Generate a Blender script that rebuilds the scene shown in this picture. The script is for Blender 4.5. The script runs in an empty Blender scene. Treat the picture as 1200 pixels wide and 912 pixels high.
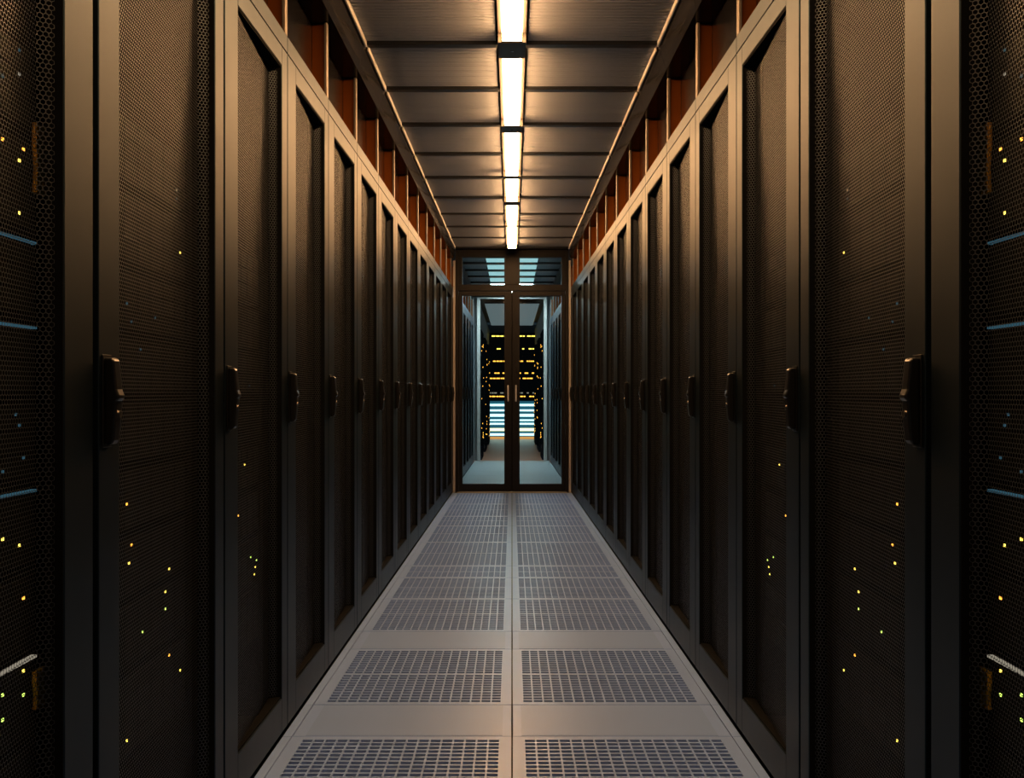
import bpy, math, random
import numpy as np
random.seed(7)
rng = random.Random(11)
scene = bpy.context.scene
C = scene.collection

# ------------------------------------------------------------------ camera, world, exposure
F_PX = 1100.0
CAM_Z = 1.0227
cam = bpy.data.cameras.new('camera'); cam_o = bpy.data.objects.new('camera', cam); C.objects.link(cam_o)
cam.sensor_width = 36.0; cam.sensor_fit = 'HORIZONTAL'; cam.lens = 36.0 * F_PX / 1200.0
cam.shift_y = 4.0 / 1200.0
cam.clip_start = 0.01; cam.clip_end = 60
cam_o.location = (0, 0, CAM_Z); cam_o.rotation_euler = (math.radians(90), 0, 0)
scene.camera = cam_o

world = bpy.data.worlds.new('world'); scene.world = world; world.use_nodes = True
world.node_tree.nodes['Background'].inputs[0].default_value = (0.30, 0.48, 0.60, 1)
world.node_tree.nodes['Background'].inputs[1].default_value = 0.04

LAMP_COL = (1.0, 0.515, 0.21)
LAMP_STR = 55.0
COOL_COL = (0.70, 0.93, 1.0)
COOL_STR = 30.0

vs = scene.view_settings
vs.view_transform = 'Standard'; vs.look = 'None'; vs.gamma = 1.0; vs.use_curve_mapping = False
vs.exposure = 0.0
scene.cycles.use_denoising = True
scene.cycles.max_bounces = 10; scene.cycles.diffuse_bounces = 4; scene.cycles.glossy_bounces = 5
scene.cycles.transparent_max_bounces = 12
scene.cycles.sample_clamp_indirect = 6.0
scene.cycles.caustics_reflective = True

# ------------------------------------------------------------------ the plan of the aisle (metres)
A0, TAPER = 0.71, 0.0109            # cabinet fronts: the two rows draw together slightly
def wall_x(y): return A0 - TAPER * y
KX = TAPER / A0                      # the floor tiles follow the same draw
def tx(x, y): return x * (1 - KX * y)
def ceil_x(y): return 0.632 - 0.0068 * y
CEIL_Z = 2.480
RACK_H = 2.10
END_Y = 9.60

# ------------------------------------------------------------------ materials
def mat(name, base, rough=0.5, metal=0.0, spec=0.5, noise=None, bump=None, coat=0.0, emit=None, aniso=0.0, grain=None):
    m = bpy.data.materials.new(name); m.use_nodes = True
    nt = m.node_tree; b = nt.nodes['Principled BSDF']
    b.inputs['Base Color'].default_value = (*base, 1)
    b.inputs['Roughness'].default_value = rough
    b.inputs['Metallic'].default_value = metal
    b.inputs['Specular IOR Level'].default_value = spec
    b.inputs['Coat Weight'].default_value = coat
    if aniso: b.inputs['Anisotropic'].default_value = aniso
    if emit:
        b.inputs['Emission Color'].default_value = (*emit[0], 1); b.inputs['Emission Strength'].default_value = emit[1]
    if noise or bump:
        tc = nt.nodes.new('ShaderNodeTexCoord'); mp = nt.nodes.new('ShaderNodeMapping')
        nt.links.new(tc.outputs['Object'], mp.inputs[0])
        sc_ = grain or (1, 1, 1)
        mp.inputs['Scale'].default_value = sc_
    if noise:                       # (scale, amount, roughness amount)
        n = nt.nodes.new('ShaderNodeTexNoise'); n.inputs['Scale'].default_value = noise[0]; n.inputs['Detail'].default_value = 5
        nt.links.new(mp.outputs[0], n.inputs['Vector'])
        mr = nt.nodes.new('ShaderNodeMapRange'); mr.inputs[3].default_value = 1 - noise[1]; mr.inputs[4].default_value = 1 + noise[1]
        nt.links.new(n.outputs[0], mr.inputs[0])
        mx = nt.nodes.new('ShaderNodeMix'); mx.data_type = 'RGBA'; mx.blend_type = 'MULTIPLY'; mx.inputs[0].default_value = 1
        mx.inputs[6].default_value = (*base, 1); nt.links.new(mr.outputs[0], mx.inputs[7])
        nt.links.new(mx.outputs[2], b.inputs['Base Color'])
        if len(noise) > 2:
            m2 = nt.nodes.new('ShaderNodeMapRange'); m2.inputs[3].default_value = rough - noise[2]; m2.inputs[4].default_value = rough + noise[2]
            nt.links.new(n.outputs[0], m2.inputs[0]); nt.links.new(m2.outputs[0], b.inputs['Roughness'])
    if bump:                        # (scale, strength, distance)
        n2 = nt.nodes.new('ShaderNodeTexNoise'); n2.inputs['Scale'].default_value = bump[0]; n2.inputs['Detail'].default_value = 3
        nt.links.new(mp.outputs[0], n2.inputs['Vector'])
        bp = nt.nodes.new('ShaderNodeBump'); bp.inputs['Strength'].default_value = bump[1]; bp.inputs['Distance'].default_value = bump[2]
        nt.links.new(n2.outputs[0], bp.inputs['Height']); nt.links.new(bp.outputs[0], b.inputs['Normal'])
    return m

def emitter(name, col, strength):
    m = bpy.data.materials.new(name); m.use_nodes = True
    nt = m.node_tree; nt.nodes.clear()
    e = nt.nodes.new('ShaderNodeEmission'); o = nt.nodes.new('ShaderNodeOutputMaterial')
    e.inputs[0].default_value = (*col, 1); e.inputs[1].default_value = strength
    nt.links.new(e.outputs[0], o.inputs[0]); return m

def glass_mat(name, tint, refl=1.0):
    m = bpy.data.materials.new(name); m.use_nodes = True
    nt = m.node_tree; nt.nodes.clear()
    o = nt.nodes.new('ShaderNodeOutputMaterial'); t = nt.nodes.new('ShaderNodeBsdfTransparent'); g = nt.nodes.new('ShaderNodeBsdfGlossy')
    fr = nt.nodes.new('ShaderNodeFresnel'); fr.inputs[0].default_value = 1.45
    mx = nt.nodes.new('ShaderNodeMixShader')
    t.inputs[0].default_value = (*tint, 1); g.inputs['Roughness'].default_value = 0.04
    nt.links.new(fr.outputs[0], mx.inputs[0]); nt.links.new(t.outputs[0], mx.inputs[1]); nt.links.new(g.outputs[0], mx.inputs[2])
    nt.links.new(mx.outputs[0], o.inputs[0]); return m

M = {}
M['paint'] = mat('cabinet_paint', (0.026, 0.044, 0.060), 0.45, 1.0, 0.5, noise=(9.0, 0.06, 0.03), grain=(1, 1, 0.12))
M['mesh'] = mat('mesh_paint', (0.048, 0.058, 0.072), 0.45, 0.5, 0.4)
M['lining'] = mat('door_lining_rubber', (0.006, 0.007, 0.008), 0.7, 0.0, 0.03)
M['inside'] = mat('cabinet_inside', (0.004, 0.005, 0.006), 0.6, 0.0, 0.02)
M['handle'] = mat('handle_plastic', (0.006, 0.0065, 0.007), 0.28, 0.0, 0.5)
M['lock'] = mat('lock_metal', (0.55, 0.52, 0.48), 0.25, 1.0)
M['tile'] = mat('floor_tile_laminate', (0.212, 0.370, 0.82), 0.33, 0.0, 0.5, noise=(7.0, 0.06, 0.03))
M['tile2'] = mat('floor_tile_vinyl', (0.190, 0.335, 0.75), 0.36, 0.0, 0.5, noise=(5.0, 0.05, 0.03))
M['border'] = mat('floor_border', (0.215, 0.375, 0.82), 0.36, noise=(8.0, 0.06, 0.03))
M['tile_pale'] = mat('pale_grey_tile', (0.25, 0.28, 0.29), 0.35, noise=(5.0, 0.06, 0.03))
M['damper'] = mat('tile_damper_sheen', (0.15, 0.25, 0.52), 0.45, 0.0)  # closed damper plate, lightened so its colour carries the sheen on these tiles
M['under'] = mat('underfloor_concrete', (0.012, 0.013, 0.014), 0.9)
M['ceil'] = mat('corrugated_sheet', (0.38, 0.41, 0.46), 0.25, 0.35, 0.5, noise=(6.0, 0.08, 0.03), grain=(1.2, 0.15, 1))
M['bar'] = mat('black_metal_bar', (0.010, 0.011, 0.012), 0.32, 0.0, 0.5)
M['beam'] = mat('edge_beam_gloss', (0.006, 0.006, 0.007), 0.16, 0.0, 0.10)
M['trim'] = mat('bright_edge_trim', (0.80, 0.76, 0.72), 0.45, 0.0)
M['post'] = mat('bulkhead_post', (0.22, 0.19, 0.16), 0.42, 0.8, 0.5)
M['fin'] = mat('copper_fin', (0.24, 0.072, 0.013), 0.45, 1.0, 0.5)
M['smoke'] = mat('smoked_panel', (0.004, 0.004, 0.005), 0.22, 0.0, 0.15)
M['frame'] = mat('door_frame_paint', (0.006, 0.006, 0.007), 0.45, 0.0, 0.2)
M['chrome'] = mat('brushed_steel', (0.8, 0.8, 0.8), 0.40, 0.3)
M['glass'] = glass_mat('door_glass', (0.90, 0.95, 0.95))
M['lamp'] = emitter('warm_tube_light', LAMP_COL, LAMP_STR)
M['cool'] = emitter('added_cool_light', COOL_COL, COOL_STR)  # for the added lamps out of view beyond the doors
M['coolsoft'] = emitter('sky_reflection_glow', (0.50, 0.90, 0.95), 0.75)  # emission standing in for sky reflected in the ceiling beyond
M['farsoft'] = emitter('far_added_glow', (0.75, 0.95, 1.0), 0.16)  # emission put on the far ceiling for its grey-blue tone
M['housing'] = mat('lamp_housing', (0.10, 0.09, 0.08), 0.4, 0.6)
M['server'] = mat('server_faceplate', (0.003, 0.0034, 0.004), 0.6, 0.0, 0.0)
M['bay'] = mat('drive_bay', (0.005, 0.006, 0.007), 0.6, 0.0, 0.01)
M['led_y'] = emitter('led_yellow', (1.0, 0.72, 0.10), 3.0)
M['led_o'] = emitter('led_amber', (1.0, 0.42, 0.05), 3.0)
M['led_b'] = emitter('led_blue', (0.16, 0.45, 0.62), 0.16)
M['led_g'] = emitter('led_green', (0.62, 0.95, 0.15), 2.0)
M['led_w'] = emitter('led_white', (0.9, 0.8, 0.62), 0.3)
M['cable'] = mat('yellow_fibre_cable', (0.75, 0.40, 0.03), 0.45)
M['brownfloor'] = mat('brown_floor', (0.30, 0.13, 0.08), 0.45, noise=(5.0, 0.15, 0.05))
M['steel'] = mat('pale_steel_post', (0.38, 0.36, 0.34), 0.45, 0.2)
M['greywall'] = mat('grey_wall', (0.22, 0.25, 0.27), 0.6, noise=(4.0, 0.08))
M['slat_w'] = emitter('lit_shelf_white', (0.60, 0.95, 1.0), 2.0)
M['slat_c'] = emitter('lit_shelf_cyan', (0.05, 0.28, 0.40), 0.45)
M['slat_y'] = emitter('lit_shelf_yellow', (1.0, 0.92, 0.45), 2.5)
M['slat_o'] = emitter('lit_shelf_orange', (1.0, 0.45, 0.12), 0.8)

# ------------------------------------------------------------------ mesh helpers
class MB:
    """collects solids and links them as one mesh object; sx mirrors x for the opposite row"""
    def __init__(self, sx=1): self.v = []; self.f = []; self.sx = sx
    def add(self, vs_, fs_):
        n = len(self.v); s = self.sx
        self.v += [(x * s, y, z) for x, y, z in vs_]
        self.f += [tuple(n + i for i in (f if s > 0 else f[::-1])) for f in fs_]
    def box(self, x0, x1, y0, y1, z0, z1):
        if x0 > x1: x0, x1 = x1, x0
        self.add([(x0,y0,z0),(x1,y0,z0),(x1,y1,z0),(x0,y1,z0),(x0,y0,z1),(x1,y0,z1),(x1,y1,z1),(x0,y1,z1)],
                 [(0,3,2,1),(4,5,6,7),(0,1,5,4),(1,2,6,5),(2,3,7,6),(3,0,4,7)])
    def hexa(self, p):              # eight corners, bottom ring then top ring (counter-clockwise from above)
        self.add(p, [(0,3,2,1),(4,5,6,7),(0,1,5,4),(1,2,6,5),(2,3,7,6),(3,0,4,7)])
    def quad(self, a, b, c, d): self.add([a,b,c,d], [(0,1,2,3)])
    def prism(self, pts, f0, f1):   # polygon pts -> f0(p), f1(p) give both end rings
        n = len(pts)
        self.add([f0(p) for p in pts] + [f1(p) for p in pts],
                 [tuple(range(n))[::-1], tuple(range(n, 2*n))] + [(i, (i+1) % n, n+(i+1) % n, n+i) for i in range(n)])
    def cyl(self, c, axis, r, h, n=12):
        ax = 'xyz'.index(axis); o = [k for k in range(3) if k != ax]
        a, b = [], []
        for k in range(n):
            t = 2*math.pi*k/n; p = [0,0,0]; p[o[0]] = c[o[0]]+r*math.cos(t); p[o[1]] = c[o[1]]+r*math.sin(t)
            q = list(p); p[ax] = c[ax]; q[ax] = c[ax]+h; a.append(tuple(p)); b.append(tuple(q))
        self.add(a+b, [tuple(range(n))[::-1], tuple(range(n,2*n))] + [(i,(i+1)%n,n+(i+1)%n,n+i) for i in range(n)])
    def tube(self, pts, r, n=6):
        rings = []
        for i, p in enumerate(pts):
            a = pts[max(i-1,0)]; b = pts[min(i+1,len(pts)-1)]
            d = np.array(b)-np.array(a); d /= np.linalg.norm(d)
            u = np.cross(d, (1,0,0) if abs(d[0]) < .8 else (0,1,0)); u /= np.linalg.norm(u); w = np.cross(d,u)
            rings.append([tuple(np.array(p)+r*(math.cos(2*math.pi*k/n)*u+math.sin(2*math.pi*k/n)*w)) for k in range(n)])
        vv = [q for R in rings for q in R]
        ff = [(i*n+k, i*n+(k+1)%n, (i+1)*n+(k+1)%n, (i+1)*n+k) for i in range(len(pts)-1) for k in range(n)]
        ff += [tuple(range(n))[::-1], tuple((len(pts)-1)*n+k for k in range(n))]
        self.add(vv, ff)
    def mesh(self, name, m):
        me = bpy.data.meshes.new(name); me.from_pydata(self.v, [], self.f); me.materials.append(m); me.update(); return me
    def build(self, name, m, parent=None, bevel=0, seg=1):
        return link(name, self.mesh(name, m), parent, bevel, seg)
def link(name, me, parent=None, bevel=0, seg=1):
    o = bpy.data.objects.new(name, me); C.objects.link(o); o.parent = parent
    if bevel:
        b = o.modifiers.new('bevel', 'BEVEL'); b.width = bevel; b.segments = seg; b.limit_method = 'ANGLE'; b.angle_limit = math.radians(40)
    return o
def empty(name, loc=(0,0,0), rz=0):
    o = bpy.data.objects.new(name, None); C.objects.link(o); o.location = loc; o.rotation_euler = (0,0,rz); o.empty_display_size = 0.1; return o
def tag(o, label=None, cat=None, group=None, kind=None):
    if label: o['label'] = label
    if cat: o['category'] = cat
    if group: o['group'] = group
    if kind: o['kind'] = kind
    return o
def smooth(me):
    me.polygons.foreach_set('use_smooth', [True]*len(me.polygons)); return me
ORD = ['first','second','third','fourth','fifth','sixth','seventh','eighth','ninth','tenth','eleventh','twelfth','thirteenth','fourteenth','fifteenth','sixteenth']

# ------------------------------------------------------------------ floor: raised access tiles over a dark void
fl = MB(); fl.box(-1.9, 1.9, -1.2, 14.05, -0.42, -0.38)
floor = tag(fl.build('floor', M['under']), 'raised access floor of grey perforated and plain tiles down the aisle', kind='structure')
TILE_OUT, P0, P1 = 0.683, 0.0371, 0.645
def yt(x, y, z, s): return (s * tx(x, y), y, z)
def plain_tile(s, y0, y1, m):
    b = MB(); g = 0.0015
    x0, x1 = 0.0022, TILE_OUT - g; y0 += g; y1 -= g
    p = [(x0,y0),(x1,y0),(x1,y1),(x0,y1)]
    if s < 0: p = [p[1],p[0],p[3],p[2]]
    b.hexa([yt(x,y,-0.032,s) for x,y in p] + [yt(x,y,0,s) for x,y in p])
    o = b.build('plain_tile', m, floor, 0.0012)
    return o
def inlay(s, y0, y1, parent):        # vinyl inlay panel inside the rim of a plain tile, proud by a hair
    b = MB(); x0, x1 = 0.030, 0.642
    p = [(x0,y0+.006),(x1,y0+.006),(x1,y1-.006),(x0,y1-.006)]
    if s < 0: p = [p[1],p[0],p[3],p[2]]
    b.hexa([yt(x,y,-0.001,s) for x,y in p] + [yt(x,y,0.0009,s) for x,y in p])
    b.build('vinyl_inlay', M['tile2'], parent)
def perf_tile(s, y0, y1, damper=False):
    g = 0.0015; L = y1 - y0; ncol = 17
    pitch_y = 0.0265; mx, my = 0.014, 0.022
    half = (L - 2*my - 0.014) / 2
    nr = max(2, round(half / pitch_y)); py = half / nr
    xs = [0.0022]; hx = []
    pw = (P1 - P0) / ncol
    for k in range(ncol):
        a = P0 + k*pw + 0.0028; c = P0 + (k+1)*pw - 0.0028
        hx.append(len(xs)); xs += [a, c]
    xs.append(TILE_OUT - g)
    ys = [y0 + g]; hy = []
    for h in range(2):
        base = y0 + my + h*(half + 0.014)
        for k in range(nr):
            a = base + k*py + 0.0042; c = base + (k+1)*py - 0.0042
            hy.append(len(ys)); ys += [a, c]
    ys.append(y1 - g)
    nx, ny = len(xs), len(ys)
    hxs = set(i for i in hx); hys = set(i for i in hy)
    v = [yt(x, y, 0.0, s) for y in ys for x in xs]
    nb = len(v)
    v += [yt(x, y, -0.022, s) for y in ys for x in xs]
    f = []
    for j in range(ny-1):
        for i in range(nx-1):
            a, b_, c, d = j*nx+i, j*nx+i+1, (j+1)*nx+i+1, (j+1)*nx+i
            if i in hxs and j in hys:
                f += [(a, d, d+nb, a+nb), (b_, a, a+nb, b_+nb), (c, b_, b_+nb, c+nb), (d, c, c+nb, d+nb)]
            else: f.append((a, b_, c, d))
    per = [(0, nx-1), (nx-1, nx*ny-1), (nx*ny-1, nx*(ny-1)), (nx*(ny-1), 0)]
    f += [(a, a+nb, c+nb, c) for a, c in per]
    if s < 0: f = [q[::-1] for q in f]
    mb = MB(); mb.v = v; mb.f = f
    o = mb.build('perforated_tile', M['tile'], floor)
    b = MB(); zd = -0.028 if damper else -0.10
    p = [(0.01,y0+.01),(0.675,y0+.01),(0.675,y1-.01),(0.01,y1-.01)]
    if s < 0: p = [p[1],p[0],p[3],p[2]]
    b.hexa([yt(x,y,zd-.004,s) for x,y in p] + [yt(x,y,zd,s) for x,y in p])
    b.build('tile_damper', M['damper'] if damper else M['under'], o)
ROWS = [(0.95,1.23,'plain'),(1.23,1.87,'perf'),(1.87,2.13,'plain'),
        (2.13,2.79,'perf'),(2.79,3.074,'plain'),(3.074,3.738,'perf'),(3.738,4.018,'plain'),(4.018,4.649,'perf'),(4.649,5.18,'perf'),
        (5.18,5.53,'damper'),(5.53,6.403,'perf'),(6.403,7.19,'perf'),(7.19,7.75,'damper'),(7.75,8.59,'perf'),(8.59,9.54,'damper')]
for y0, y1, k in ROWS:
    for s in (-1, 1):
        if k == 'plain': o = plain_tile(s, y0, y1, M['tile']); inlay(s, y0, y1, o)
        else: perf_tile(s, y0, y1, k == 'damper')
for i in range(7):                    # pale plain tiles beyond the doors
    for s in (-1, 1): plain_tile(s, 9.68 + i*0.62, 9.68 + (i+1)*0.62, M['tile_pale'])
for s, nm in ((-1, 'trim_1'), (1, 'trim_2')):       # narrow border strips along the cabinet feet
    tr = tag(empty(nm), 'narrow pale floor border strip along the foot of the %s cabinet row' % ('left' if s < 0 else 'right'), kind='structure')
    ys = [0.95] + [r[1] for r in ROWS] + [14.0]
    for a, c in zip(ys[:-1], ys[1:]):
        b = MB(); p = [(TILE_OUT+.0015,a+.001),(0.712,a+.001),(0.712,c-.001),(TILE_OUT+.0015,c-.001)]
        if s < 0: p = [p[1],p[0],p[3],p[2]]
        b.hexa([yt(x,y,-0.03,s) for x,y in p] + [yt(x,y,-0.0005,s) for x,y in p])
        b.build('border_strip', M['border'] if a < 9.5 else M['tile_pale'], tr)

# ------------------------------------------------------------------ ceiling: corrugated sheets between black bars
cb = MB(); cb.box(-1.9, 1.9, 0.3, 21.5, 2.62, 2.64)
ceiling = tag(cb.build('ceiling', M['bar']), 'low ceiling of brown corrugated panels between black cross bars', kind='structure')
BARS = [0.25, 0.86, 1.47, 2.08, 2.70, 3.315, 3.93, 4.51, 5.106, 5.73, 6.36, 7.01, 7.66, 8.25, 8.84, 9.44]
def ceiling_panel(s, y0, y1, m, parent, xi=0.066):
    n = max(8, round((y1-y0)/0.027)); sg = 6; N = n*sg
    v, f = [], []
    for k in range(N+1):
        y = y0 + (y1-y0)*k/N; z = CEIL_Z + 0.014 + 0.011*math.cos(2*math.pi*k/sg)
        v += [(s*xi, y, z), (s*ceil_x(y), y, z)]
    for k in range(N):
        q = (2*k, 2*k+2, 2*k+3, 2*k+1)
        f.append(q if s > 0 else q[::-1])
    mb = MB(); mb.v = v; mb.f = f
    me = smooth(mb.mesh('corrugated_panel', m)); return link('corrugated_panel', me, parent)
for y0, y1 in zip(BARS[:-1], BARS[1:]):
    for s in (-1, 1): ceiling_panel(s, y0+.02, y1-.02, M['ceil'], ceiling)
for y in BARS:
    b = MB(); x = ceil_x(y)
    b.box(-x, x, y-.021, y+.021, CEIL_Z-.008, CEIL_Z+.03)
    b.build('cross_bar', M['bar'], ceiling, 0.003)
# edge beams with a bright lip, one stretch per bay
for s, nm in ((-1, 'trim_3'), (1, 'trim_4')):
    tr = tag(empty(nm), 'glossy black edge beam with bright lip along the %s side of the ceiling' % ('left' if s < 0 else 'right'), kind='structure')
    for y0, y1 in zip(BARS[:-1], BARS[1:]):
        def ring(y):
            w = wall_x(y); c = ceil_x(y)
            return [(w+.16, y, 2.372), (w-.022, y, 2.372), (w-.030, y, 2.402), (c+.006, y, CEIL_Z-.004), (c+.006, y, 2.60), (w+.16, y, 2.60)]
        b = MB(s); r0, r1 = ring(y0+.0015), ring(y1-.0015); n = 6
        b.add(r0+r1, [tuple(range(n)), tuple(range(n,2*n))[::-1]] + [(i, n+i, n+(i+1)%n, (i+1)%n) for i in range(n)])
        b.build('beam_length', M['beam'], tr)
        b = MB(s); a, c = y0+.024, y1-.024
        b.hexa([(ceil_x(a)-.001,a,CEIL_Z-.020),(ceil_x(a)+.005,a,CEIL_Z-.020),(ceil_x(c)+.005,c,CEIL_Z-.020),(ceil_x(c)-.001,c,CEIL_Z-.020),
                (ceil_x(a)-.001,a,CEIL_Z+.004),(ceil_x(a)+.005,a,CEIL_Z+.004),(ceil_x(c)+.005,c,CEIL_Z+.004),(ceil_x(c)-.001,c,CEIL_Z+.004)])
        b.build('bright_lip', M['trim'], tr)

# ------------------------------------------------------------------ cabinet rows: positions along the aisle
RK = [(0.955, 0.601), (1.571, 0.664)] + [(2.240 + 0.6*k, 0.6) for k in range(13)]     # start, width
RKB = [(10.04 + 0.6*k, 0.6) for k in range(6)]                                          # beyond the doors

# bulkheads above the cabinets: posts with copper-coloured fins, smoked panels behind
for s, nm in ((-1, 'wall_left'), (1, 'wall_right')):
    w = tag(empty(nm), 'bulkhead of thin posts and dark smoked panels above the %s cabinet row' % ('left' if s < 0 else 'right'), kind='structure')
    ang = math.atan(TAPER) * (1 if s > 0 else -1)
    for i, (y, W) in enumerate(RK + RKB):
        yb = y + W
        x0, x1 = wall_x(y), wall_x(yb)
        b = MB(s)
        b.hexa([(x0+.060,y,2.102),(x0+.070,y,2.102),(x1+.070,yb,2.102),(x1+.060,yb,2.102),
                (x0+.060,y,2.371),(x0+.070,y,2.371),(x1+.070,yb,2.371),(x1+.060,yb,2.371)])
        b.build('smoked_panel', M['smoke'], w)
        b = MB(s); b.box(x1+.001, x1+.012, yb-.022, yb+.004, 2.101, 2.371)
        po = b.build('post', M['post'], w, 0.0015)
        b = MB(s); b.box(x1+.012, x1+.059, yb-.006, yb+.002, 2.101, 2.371); b.build('fin', M['fin'], po)

# ------------------------------------------------------------------ server cabinets
DX0, DX1, DX2, DYF = 0.008, 0.036, 0.014, 0.013
def perf_panel(width, height, s, pitch=0.008, hole=0.475, dy=DYF):
    """bent perforated sheet: slants back from the handle side and folds forward at the hinge side"""
    fold = math.hypot(DX1 - DX2, dy); U = width - dy + fold
    nu = int(U / pitch); p = U / (nu + 0.5); rv = p * 0.8660254; nv = int(height / rv); rv = height / nv
    ii, jj = np.meshgrid(np.arange(nu), np.arange(nv))
    cu = (ii + 0.5 + 0.5*(jj % 2)) * p; cv = (jj + 0.5) * rv
    cu = cu.ravel(); cv = cv.ravel()
    ang = np.radians(30 + 60*np.arange(6))
    R, r = p*0.57735, p*hole
    ox, oy = np.cos(ang), np.sin(ang)
    uo = cu[:,None] + R*ox; vo = cv[:,None] + R*oy
    ui = cu[:,None] + r*ox; vi = cv[:,None] + r*oy
    u = np.concatenate([uo, ui], 1).ravel(); v = np.concatenate([vo, vi], 1).ravel()
    u = np.clip(u, 0, U); v = np.clip(v, 0, height); um = U - fold
    x = np.where(u <= um, -DX0 - (DX1-DX0)*u/um, -DX1 + (DX1-DX2)*(u-um)/fold) * s
    y = np.where(u <= um, u, um + dy*(u-um)/fold)
    co = np.stack([x, y, v], 1).astype(np.float32)
    n = len(cu); k = np.arange(6)
    q = np.stack([k, (k+1) % 6, 6+(k+1) % 6, 6+k], 1)                  # 6 quads per cell
    if s < 0: q = q[:, ::-1]
    q = (q[None] + 12*np.arange(n)[:,None,None]).reshape(-1, 4)
    me = bpy.data.meshes.new('perforated_panel')
    me.vertices.add(len(co)); me.vertices.foreach_set('co', co.ravel())
    me.loops.add(q.size); me.loops.foreach_set('vertex_index', q.ravel().astype(np.int32))
    me.polygons.add(len(q)); me.polygons.foreach_set('loop_start', np.arange(0, q.size, 4, dtype=np.int32))
    me.update(calc_edges=True); me.materials.append(M['mesh']); return me

Z0, Z1, ZD0, ZD1 = 0.118, 1.990, 0.016, 2.046      # mesh opening, door
def cabinet_meshes(W, sn, sf, s):
    """all the meshes of one kind of cabinet; front plane x=0, aisle at +x (mirrored for the other row)"""
    d = {}
    b = MB(s)                                       # carcass
    b.box(-0.95, -0.036, 0.003, 0.018, 0.03, RACK_H); b.box(-0.95, -0.036, W-.018, W-.003, 0.03, RACK_H)
    b.box(-0.95, -0.036, 0.018, W-.018, RACK_H-.02, RACK_H); b.box(-0.95, -0.036, 0.018, W-.018, 0.03, 0.05)
    b.box(-0.95, -0.935, 0.018, W-.018, 0.05, RACK_H-.02)
    d['carcass'] = (b.mesh('carcass', M['inside']), 0)
    b = MB(s); b.box(-0.034, 0, 0.002, W-.002, ZD1+.003, RACK_H)
    d['top_strip'] = (b.mesh('top_strip', M['paint']), 0.0012)
    b = MB(s); b.box(-0.06, -0.030, 0.003, W-.003, 0.0, 0.03)
    d['plinth'] = (b.mesh('plinth', M['lining']), 0)
    for k, yy in (('near', 0.020), ('far', W-.038)):               # inner mounting rails
        b = MB(s); b.box(-0.105, -0.070, yy, yy+.018, 0.06, 2.05)
        d['rail_'+k] = (b.mesh('mounting_rail', M['server']), 0)
    b = MB(s)                                       # door frame
    b.box(-0.030, 0, 0.003, sn, ZD0, ZD1); b.box(-0.030, 0, W-sf, W-.003, ZD0, ZD1)
    b.box(-0.030, 0, sn, W-sf, ZD0, Z0); b.box(-0.030, 0, sn, W-sf, Z1, ZD1)
    d['door'] = (b.mesh('door', M['paint']), 0.0015)
    b = MB(s); t = 0.002                            # black lining round the opening
    b.box(-0.030, -0.0018, W-sf-t, W-sf-.0002, Z0, Z1); b.box(-0.030, -0.0018, sn+.0002, sn+t, Z0, Z1)
    b.box(-0.030, -0.0018, sn+t, W-sf-t, Z1-t, Z1-.0002); b.box(-0.030, -0.0045, sn+t, W-sf-t, Z0+.0002, Z0+t)
    d['lining'] = (b.mesh('door_lining', M['lining']), 0)
    b = MB(s)                                       # plain folded rims of the tray, top and bottom
    a, c = sn+.004, W-sf-.004
    f = c - DYF
    for key, z in (('rim_top', Z1-.0055), ('rim_bottom', Z0+.0035)):
        b = MB(s); pl = [(-.003,a),(-.003,c),(-DX2,c),(-DX1,f),(-DX0,a)]
        b.prism(pl, lambda q, z=z: (q[0], q[1], z), lambda q, z=z: (q[0], q[1], z+.002))
        d[key] = (b.mesh('tray_rim', M['lining']), 0)
    return d
def handle_meshes(s):
    d = {}
    hz = 1.008                                      # centre height
    b = MB(s)                                       # escutcheon plate
    b.box(0.0002, 0.003, 0.012, 0.046, hz-.079, hz+.079)
    d['plate'] = (b.mesh('handle_plate', M['handle']), 0.003)
    prof = [(0.003,-.074),(0.015,-.074),(0.019,-.067),(0.022,-.035),(0.024,0.000),(0.028,0.005),(0.028,0.010),(0.024,0.020),(0.0215,0.045),(0.0195,0.068),(0.016,0.074),(0.003,0.074)]
    b = MB(s)
    n = len(prof)
    b.add([(x, 0.016, hz+z) for x, z in prof] + [(x, 0.042, hz+z) for x, z in prof],
          [tuple(range(n)), tuple(range(n,2*n))[::-1]] + [(i, n+i, n+(i+1) % n, (i+1) % n) for i in range(n)])
    d['grip'] = (b.mesh('handle_grip', M['handle']), 0.004)
    b = MB(s); b.cyl((0.0225, 0.029, hz-.022), 'x', 0.006, 0.003)
    d['lock'] = (b.mesh('lock_cylinder', M['lock']), 0)
    return d
HAND = {s: handle_meshes(s) for s in (1, -1)}
KINDS = {}
def get_kind(W, sn, sf, s):
    k = (round(W,3), sn, sf, s)
    if k not in KINDS: KINDS[k] = cabinet_meshes(W, sn, sf, s)
    return KINDS[k]
PAN = {}
def get_panel(wd, s):
    k = (round(wd, 4), s)
    if k not in PAN: PAN[k] = perf_panel(wd, Z1-Z0-.012, s)
    return PAN[k]
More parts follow.
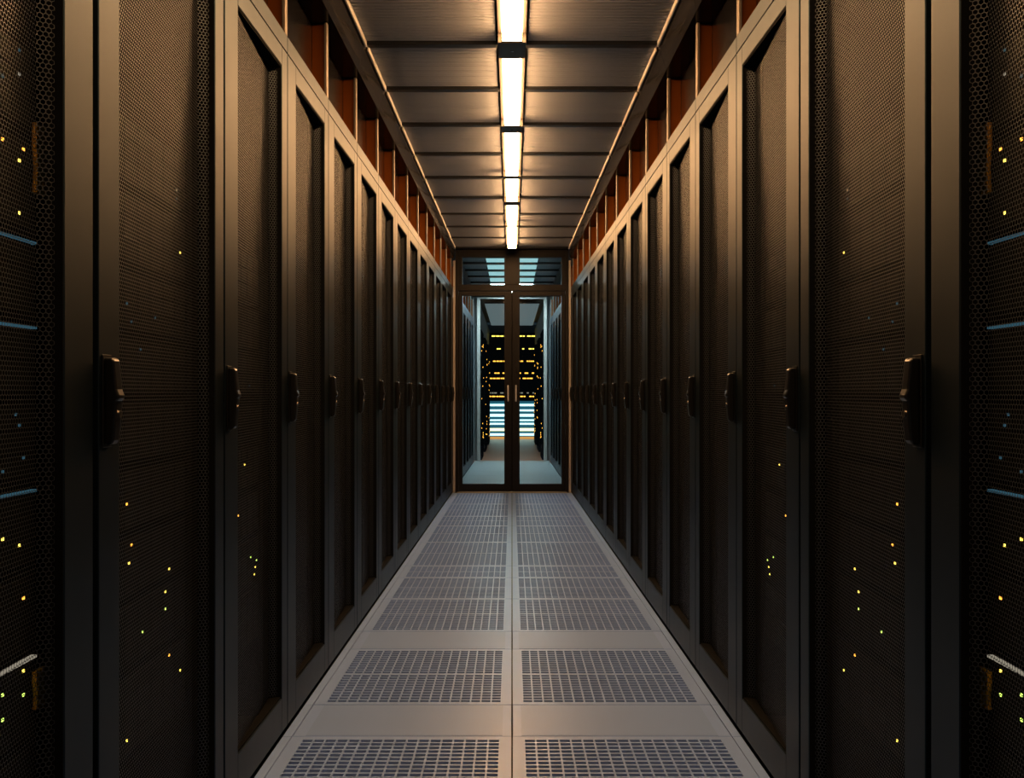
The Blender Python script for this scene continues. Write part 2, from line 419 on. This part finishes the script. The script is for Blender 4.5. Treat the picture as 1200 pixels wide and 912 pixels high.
def cabinet(row, y, W, sn, sf, label, group):
    s = 1 if row < 0 else -1                        # left row: front faces +x
    root = empty('server_cabinet', (row * wall_x(y), y, 0), math.atan(TAPER) * row)
    tag(root, label, 'server cabinet', group)
    d = get_kind(W, sn, sf, s)
    link('carcass', d['carcass'][0], root); link('top_strip', d['top_strip'][0], root, 0.0012)
    link('plinth', d['plinth'][0], root)
    link('mounting_rail', d['rail_near'][0], root); link('mounting_rail', d['rail_far'][0], root)
    dr = link('door', d['door'][0], root, 0.0015)
    link('door_lining', d['lining'][0], dr); link('tray_rim', d['rim_top'][0], dr); link('tray_rim', d['rim_bottom'][0], dr)
    wd = W - sf - sn - .006
    p = link('perforated_panel', get_panel(wd, s), dr); p.location = (0, sn+.003, Z0+.006)
    h = HAND[s]
    link('handle_plate', h['plate'][0], dr, 0.001, 1); g = link('handle_grip', h['grip'][0], dr, 0.004, 3); link('lock_cylinder', h['lock'][0], dr)
    return root
roots = {}
for row, side in ((-1, 'left'), (1, 'right')):
    for i, (y, W) in enumerate(RK):
        if i == 0: lab = 'black server cabinet cut off at the very %s edge, yellow lights inside' % side
        elif i == 1: lab = 'nearest whole black server cabinet in the %s row, wide mesh door and large handle' % side
        elif i == len(RK)-1: lab = 'last black server cabinet of the %s row, right against the glass doors' % side
        else: lab = '%s black mesh-door server cabinet from the camera in the %s row' % (ORD[i], side)
        sn, sf = (0.084, 0.100) if i == 0 else (0.084, 0.064) if i == 1 else (0.105, 0.066)
        roots[(row, i)] = cabinet(row, y, W, sn, sf, lab, 'server cabinets of the %s row' % side)
    for i, (y, W) in enumerate(RKB):
        cabinet(row, y, W, 0.105, 0.066, '%s dark cabinet behind the glass doors on the %s side' % (ORD[i], side), 'cabinets seen through the doors, %s side' % side)

# ------------------------------------------------------------------ servers inside the nearest cabinets
def server(row, ci, z, h, style, label, group):
    s = 1 if row < 0 else -1
    y, W = RK[ci]
    root = empty('rack_server', roots[(row, ci)].matrix_basis @ __import__('mathutils').Vector((0, 0, z)), math.atan(TAPER) * row)
    tag(root, label, 'server', group)
    a, c = 0.041, W - 0.041
    b = MB(s); b.box(-0.70, -0.076, a, c, 0.001, h-.001); b.build('chassis', M['server'], root)
    for yy in (a, c-.016):
        b = MB(s); b.box(-.076, -.068, yy+.003, yy+.013, .008, h-.008); b.build('pull_ear', M['server'], root)
    b = MB(s); n = 8; w = (c-a-.05)/n; rows = max(1, int(h/.04)); rh = (h-.008)/rows
    for r in range(rows):
        for k in range(n):
            y0 = a+.025+k*w
            b.box(-.076, -.069, y0+.002, y0+w-.002, .004+r*rh+.002, .004+(r+1)*rh-.003)
    tag(b.build('drive_bays', M['bay'], root), kind='stuff')
    R = random.Random(int(z*1000)+ci*77)
    cols, dens, strip = style
    leds = {}
    for r in range(rows*2):
        for k in range(n):
            if R.random() < dens:
                kk = R.choice(cols); q = leds.setdefault(kk, MB(s))
                y0 = a+.025+k*w+R.choice((.008,.018,.03)); zz = .008+(h-.018)*(r+.5)/(rows*2)
                q.box(-.069, -.0675, y0, y0+.005, zz, zz+.0045)
    for kk, q in leds.items(): tag(q.build('status_lights', M['led_'+kk], root), kind='stuff')
    if strip:
        q = MB(s); 
        for k in range(22): q.box(-.076, -.067, a+.01+k*(c-a-.02)/22+.002, a+.01+(k+1)*(c-a-.02)/22-.003, h-.006, h-.002)
        tag(q.build('light_strip', M['led_'+strip], root), kind='stuff')
UNITS = [ # z, height, colours, density, strip, wording
    (0.30, 0.16, ['o','y'], .30, None, 'amber lights in short columns'),
    (0.475, 0.13, ['y','g'], .50, 'w', 'a pale strip and yellow-green lights'),
    (0.615, 0.12, ['y','o'], .34, None, 'scattered yellow lights'),
    (0.75, 0.12, ['y','o'], .22, 'b', 'a dim blue strip and amber lights'),
    (0.885, 0.12, ['b'], .16, None, 'faint blue lights'),
    (1.02, 0.11, ['b'], .24, 'b', 'a blue strip at handle height'),
    (1.145, 0.12, ['b'], .20, 'b', 'a teal strip just above handle height'),
    (1.28, 0.14, ['y','o','y'], .45, None, 'bright yellow lights higher up'),
    (1.44, 0.13, ['b','w'], .25, None, 'pale blue lights near the top'),
]
for row, side in ((-1,'left'),(1,'right')):
    for ci, where in ((0,'the cabinet at the %s edge' % side),(1,'the nearest whole %s cabinet' % side),(2,'the third %s cabinet' % side)):
        for ui, (z, h, cols, dens, strip, words) in enumerate(UNITS):
            if ci == 2 and ui in (4, 8): continue
            f = (1.0, .16, .14)[ci]
            server(row, ci, z, h, (cols, dens*f, strip if ci == 0 else None), 'server with %s inside %s' % (words, where), 'servers inside %s' % where)
        if ci == 0:                                  # yellow fibre cables down the far rail
            for (za, zb, nm) in ((1.34, 1.45, 'upper'), (0.52, 0.58, 'lower')):
                s = 1 if row < 0 else -1; y, W = RK[0]
                r = empty('cable_bundle', roots[(row,0)].matrix_basis @ __import__('mathutils').Vector((0,0,za)), math.atan(TAPER)*row)
                tag(r, '%s bundle of yellow cables inside the cabinet at the very %s edge' % (nm, side), 'cables')
                for k in range(5):
                    q = MB(s); yy = W-.068+k*.0098
                    q.tube([(-.0625, yy, 0.0), (-.0615, yy+.002*math.cos(k*2), (zb-za)*.35), (-.062, yy-.002, (zb-za)*.7), (-.0625, yy, zb-za)], .0042)
                    q.build('fibre_cable', M['cable'], r)

# ------------------------------------------------------------------ ceiling lamps
LAMPS = [(0.50,1.55),(1.65,2.62),(2.72,3.765),(3.967,4.955),(5.10,6.106),(6.204,6.924),(7.08,7.913),(7.995,9.18)]
def lamp(y0, y1, label):
    root = empty('ceiling_lamp', (0, (y0+y1)/2, 2.455)); tag(root, label, 'lamp', 'lamps in line down the ceiling')
    L = (y1-y0)/2
    b = MB()
    for s in (-1, 1): b.box(s*.041, s*.058, -L-.01, L+.01, .012, .05)
    b.box(-.062, .062, -L-.01, L+.01, .05, .055)
    b.build('housing', M['housing'], root, 0.002)
    b = MB(); b.box(-.039, .039, -L, L, -.022, .03); b.build('diffuser', M['lamp'], root)
    b = MB(); b.box(-.041, .041, -L-.01, -L-.001, -.022, .05); b.build('end_cap', M['housing'], root)
    b = MB(); b.box(-.041, .041, L+.001, L+.01, -.022, .05); b.build('end_cap', M['housing'], root)
for i, (a, c) in enumerate(LAMPS):
    if i < 2: lab = 'warm white ceiling lamp above the top of the frame, %s' % ('over the camera' if i == 0 else 'ahead of the camera')
    else: lab = '%s warm white strip lamp in view along the ceiling, from the front' % ORD[i-2]
    if i == len(LAMPS)-1: lab = 'last warm white strip lamp, touching the door head'
    lamp(a, c, lab)
for i in range(len(LAMPS)-1):                         # blanking covers between the lamps, part of the ceiling
    a, c = LAMPS[i][1]+.012, LAMPS[i+1][0]-.012
    if c - a > .02:
        b = MB(); b.box(-.058, .058, a, c, CEIL_Z-.050, CEIL_Z+.03); bl = b.build('lamp_cover', M['housing'], ceiling, 0.002)
        b = MB(); b.cyl((0, (a+c)/2, CEIL_Z-.053), 'z', .006, .004); b.build('screw', M['lock'], bl)

# ------------------------------------------------------------------ glass double door at the end
door = tag(empty('door_1', (0, END_Y, 0)), 'black framed glass double door with transom panes at the end of the aisle', kind='structure')
FO, PO, PI_ = 0.578, 0.506, 0.0785
b = MB()
for s in (-1, 1): b.box(s*.545, s*FO, -.03, .05, 0, 2.56)
b.box(-.545, .545, -.03, .05, 2.401, 2.56); b.box(-.545, .545, -.03, .05, 2.060, 2.122)
for s in (-1, 1): b.box(s*PO, s*.545, -.03, .05, 2.122, 2.401)
b.box(-PI_, PI_, -.03, .05, 2.122, 2.401)
b.build('door_frame', M['frame'], door, 0.002)
for s in (-1, 1):
    b = MB(s); b.box(.579, .602, -.028, .03, 0, 2.37); b.build('side_jamb', M['steel'], door, 0.002)
    b = MB(s); b.box(PI_, PO, .006, .014, 2.122, 2.401); b.build('transom_pane', M['glass'], door)
    b = MB(s); z0, z1 = .012, 2.056
    b.box(.0025, PI_, -.02, .03, z0, z1); b.box(PO, .543, -.02, .03, z0, z1)
    b.box(PI_, PO, -.02, .03, z0, .089); b.box(PI_, PO, -.02, .03, 2.009, z1)
    lf = b.build('door_leaf', M['frame'], door, 0.002)
    b = MB(s); b.box(PI_, PO, .002, .010, .089, 2.009); b.build('glass_pane', M['glass'], lf)
    b = MB(s); b.tube([(.040,-.02,.935),(.040,-.052,.935),(.040,-.056,.942),(.040,-.056,1.085),(.040,-.052,1.092),(.040,-.02,1.092)], .008, 8); b.build('pull_handle', M['chrome'], lf)
b = MB(); b.box(-.012, .012, .0302, .036, .015, 2.05); b.build('meeting_seal', M['lining'], door)
b = MB(); b.box(-.565, .565, -.05, .05, .0, .008); b.build('threshold', M['steel'], door, 0.002)

# ------------------------------------------------------------------ beyond the doors
BB = [9.95, 10.55, 11.15, 11.75, 12.4, 13.1, 13.9]
for y in BB:
    b = MB(); x = ceil_x(y); b.box(-x, x, y-.03, y+.03, CEIL_Z-.02, CEIL_Z+.03); b.build('cross_bar', M['bar'], ceiling)
for y0, y1 in zip(BB[:-1], BB[1:]):
    for s in (-1, 1): ceiling_panel(s, y0+.03, y1-.03, M['ceil'], ceiling, xi=.30)
for i, (y0, y1) in enumerate(zip(BB[:-1], BB[1:])):
    strong = i >= 4  # added lamps, unseen behind the door rail, to light the floor
    r = empty('ceiling_glow_panel', (0, (y0+y1)/2, CEIL_Z)); L = (y1-y0)/2-.035
    tag(r, '%s added pale cyan glow panel on the ceiling behind the door transom' % ORD[i], 'lamp', 'added cool panels beyond the doors')
    b = MB(); b.box(-.29, .29, -L, L, .012, .03); b.build('glow_panel_tray', M['housing'], r)
    b = MB(); b.box(-.285, .285, -L+.005, L-.005, .0, .011); b.build('diffuser', M['cool'] if strong else M['coolsoft'], r)  # the soft ones only imitate a sky reflection on the ceiling

# inner portal at 14 m
b = MB()
for s in (-1, 1): b.box(s*.475, s*.52, 14.0, 14.06, 0, 2.44)
b.box(-.475, .475, 14.0, 14.06, 2.42, 2.44)
tag(b.build('trim_5', M['steel']), 'pale steel portal frame standing behind the glass doors', kind='structure')
b = MB(); b.box(-.9, .9, 14.06, 22.0, -.06, -.02); b.box(-.6,.6,14.0,14.2,-.02,.0)
tag(b.build('floor_far', M['brownfloor']), 'brown floor of the far room beyond the portal', kind='structure')
b = MB(); b.box(-.9, .9, 21.9, 22.0, 0, 2.6); tag(b.build('wall_back', M['greywall']), 'grey back wall of the far room', kind='structure')
for s, nm in ((-1,'left'),(1,'right')):
    b = MB(); b.box(s*.52, s*.58, 14.1, 21.8, 0, 2.46); tag(b.build('wall_far_'+nm, M['greywall']), 'dim %s side wall of the far room' % nm, kind='structure')
    for k in range(3):
        r = empty('equipment_rack', (s*.515, 14.8+k*2.2, -.02)); tag(r, '%s equipment rack with amber dots along the %s side of the far room' % (ORD[k], nm), 'equipment rack')
        q = MB(-s); q.box(0, .05, -.6, .6, 0, 2.0); q.build('cabinet_body', M['server'], r)
        q = MB(-s); R = random.Random(k+5*s)
        for t in range(14):
            yy = R.uniform(-.5,.5); zz = R.uniform(.1,1.9); q.box(.05,.056,yy,yy+.024,zz,zz+.018)
        tag(q.build('status_lights', M['led_o'], r), kind='stuff')
r = empty('server_wall', (0, 21.3, -.02)); tag(r, 'tall dark server rack with rows of yellow lights at the far end', 'server rack')
q = MB(); q.box(-.68, .68, 0, .5, .86, 2.40); q.build('rack_body', M['server'], r)
for zz, kk in ((2.32,'y'),(2.03,'y'),(1.75,'o'),(1.48,'o'),(1.36,'o'),(1.03,'w'),(.95,'o')):
    q = MB(); R = random.Random(int(zz*100))
    x = -.64
    while x < .62:
        w = R.uniform(.04,.10)
        if R.random() < .8: q.box(x, x+w*.8, -.01, .0, zz-.012, zz+.014)
        x += w
    tag(q.build('light_row', M['led_'+kk], r), kind='stuff')
r = empty('lit_shelf_unit', (0, 21.0, -.02)); tag(r, 'low unit of glowing white and cyan shelves at the far end of the view', 'shelf unit')
q = MB(); q.box(-.62, .62, .06, .3, 0, .84); q.build('back_panel', M['slat_c'], r)
for k, (zz, h, kk) in enumerate(((.76,.05,'w'),(.64,.04,'w'),(.53,.06,'w'),(.42,.035,'w'),(.34,.04,'w'),(.21,.06,'y'),(.10,.05,'w'))):
    q = MB(); q.box(-.60, .60, 0, .06, zz-h/2, zz+h/2); q.build('lit_shelf', M['slat_'+kk], r)
q = MB(); q.box(-.60, .60, -.03, .06, 0.0, .05); q.build('lit_plinth', M['slat_o'], r)
r = empty('far_ceiling_glow', (0, 17.6, 2.45)); tag(r, 'dim grey-blue glow panel added on the ceiling of the far room', 'lamp')  # added glowing panel that cools and lifts the far ceiling
q = MB(); q.box(-.45, .45, -2.4, 2.4, .012, .03); q.build('glow_panel_tray', M['housing'], r)
q = MB(); q.box(-.44, .44, -2.39, 2.39, 0, .011); q.build('diffuser', M['farsoft'], r)
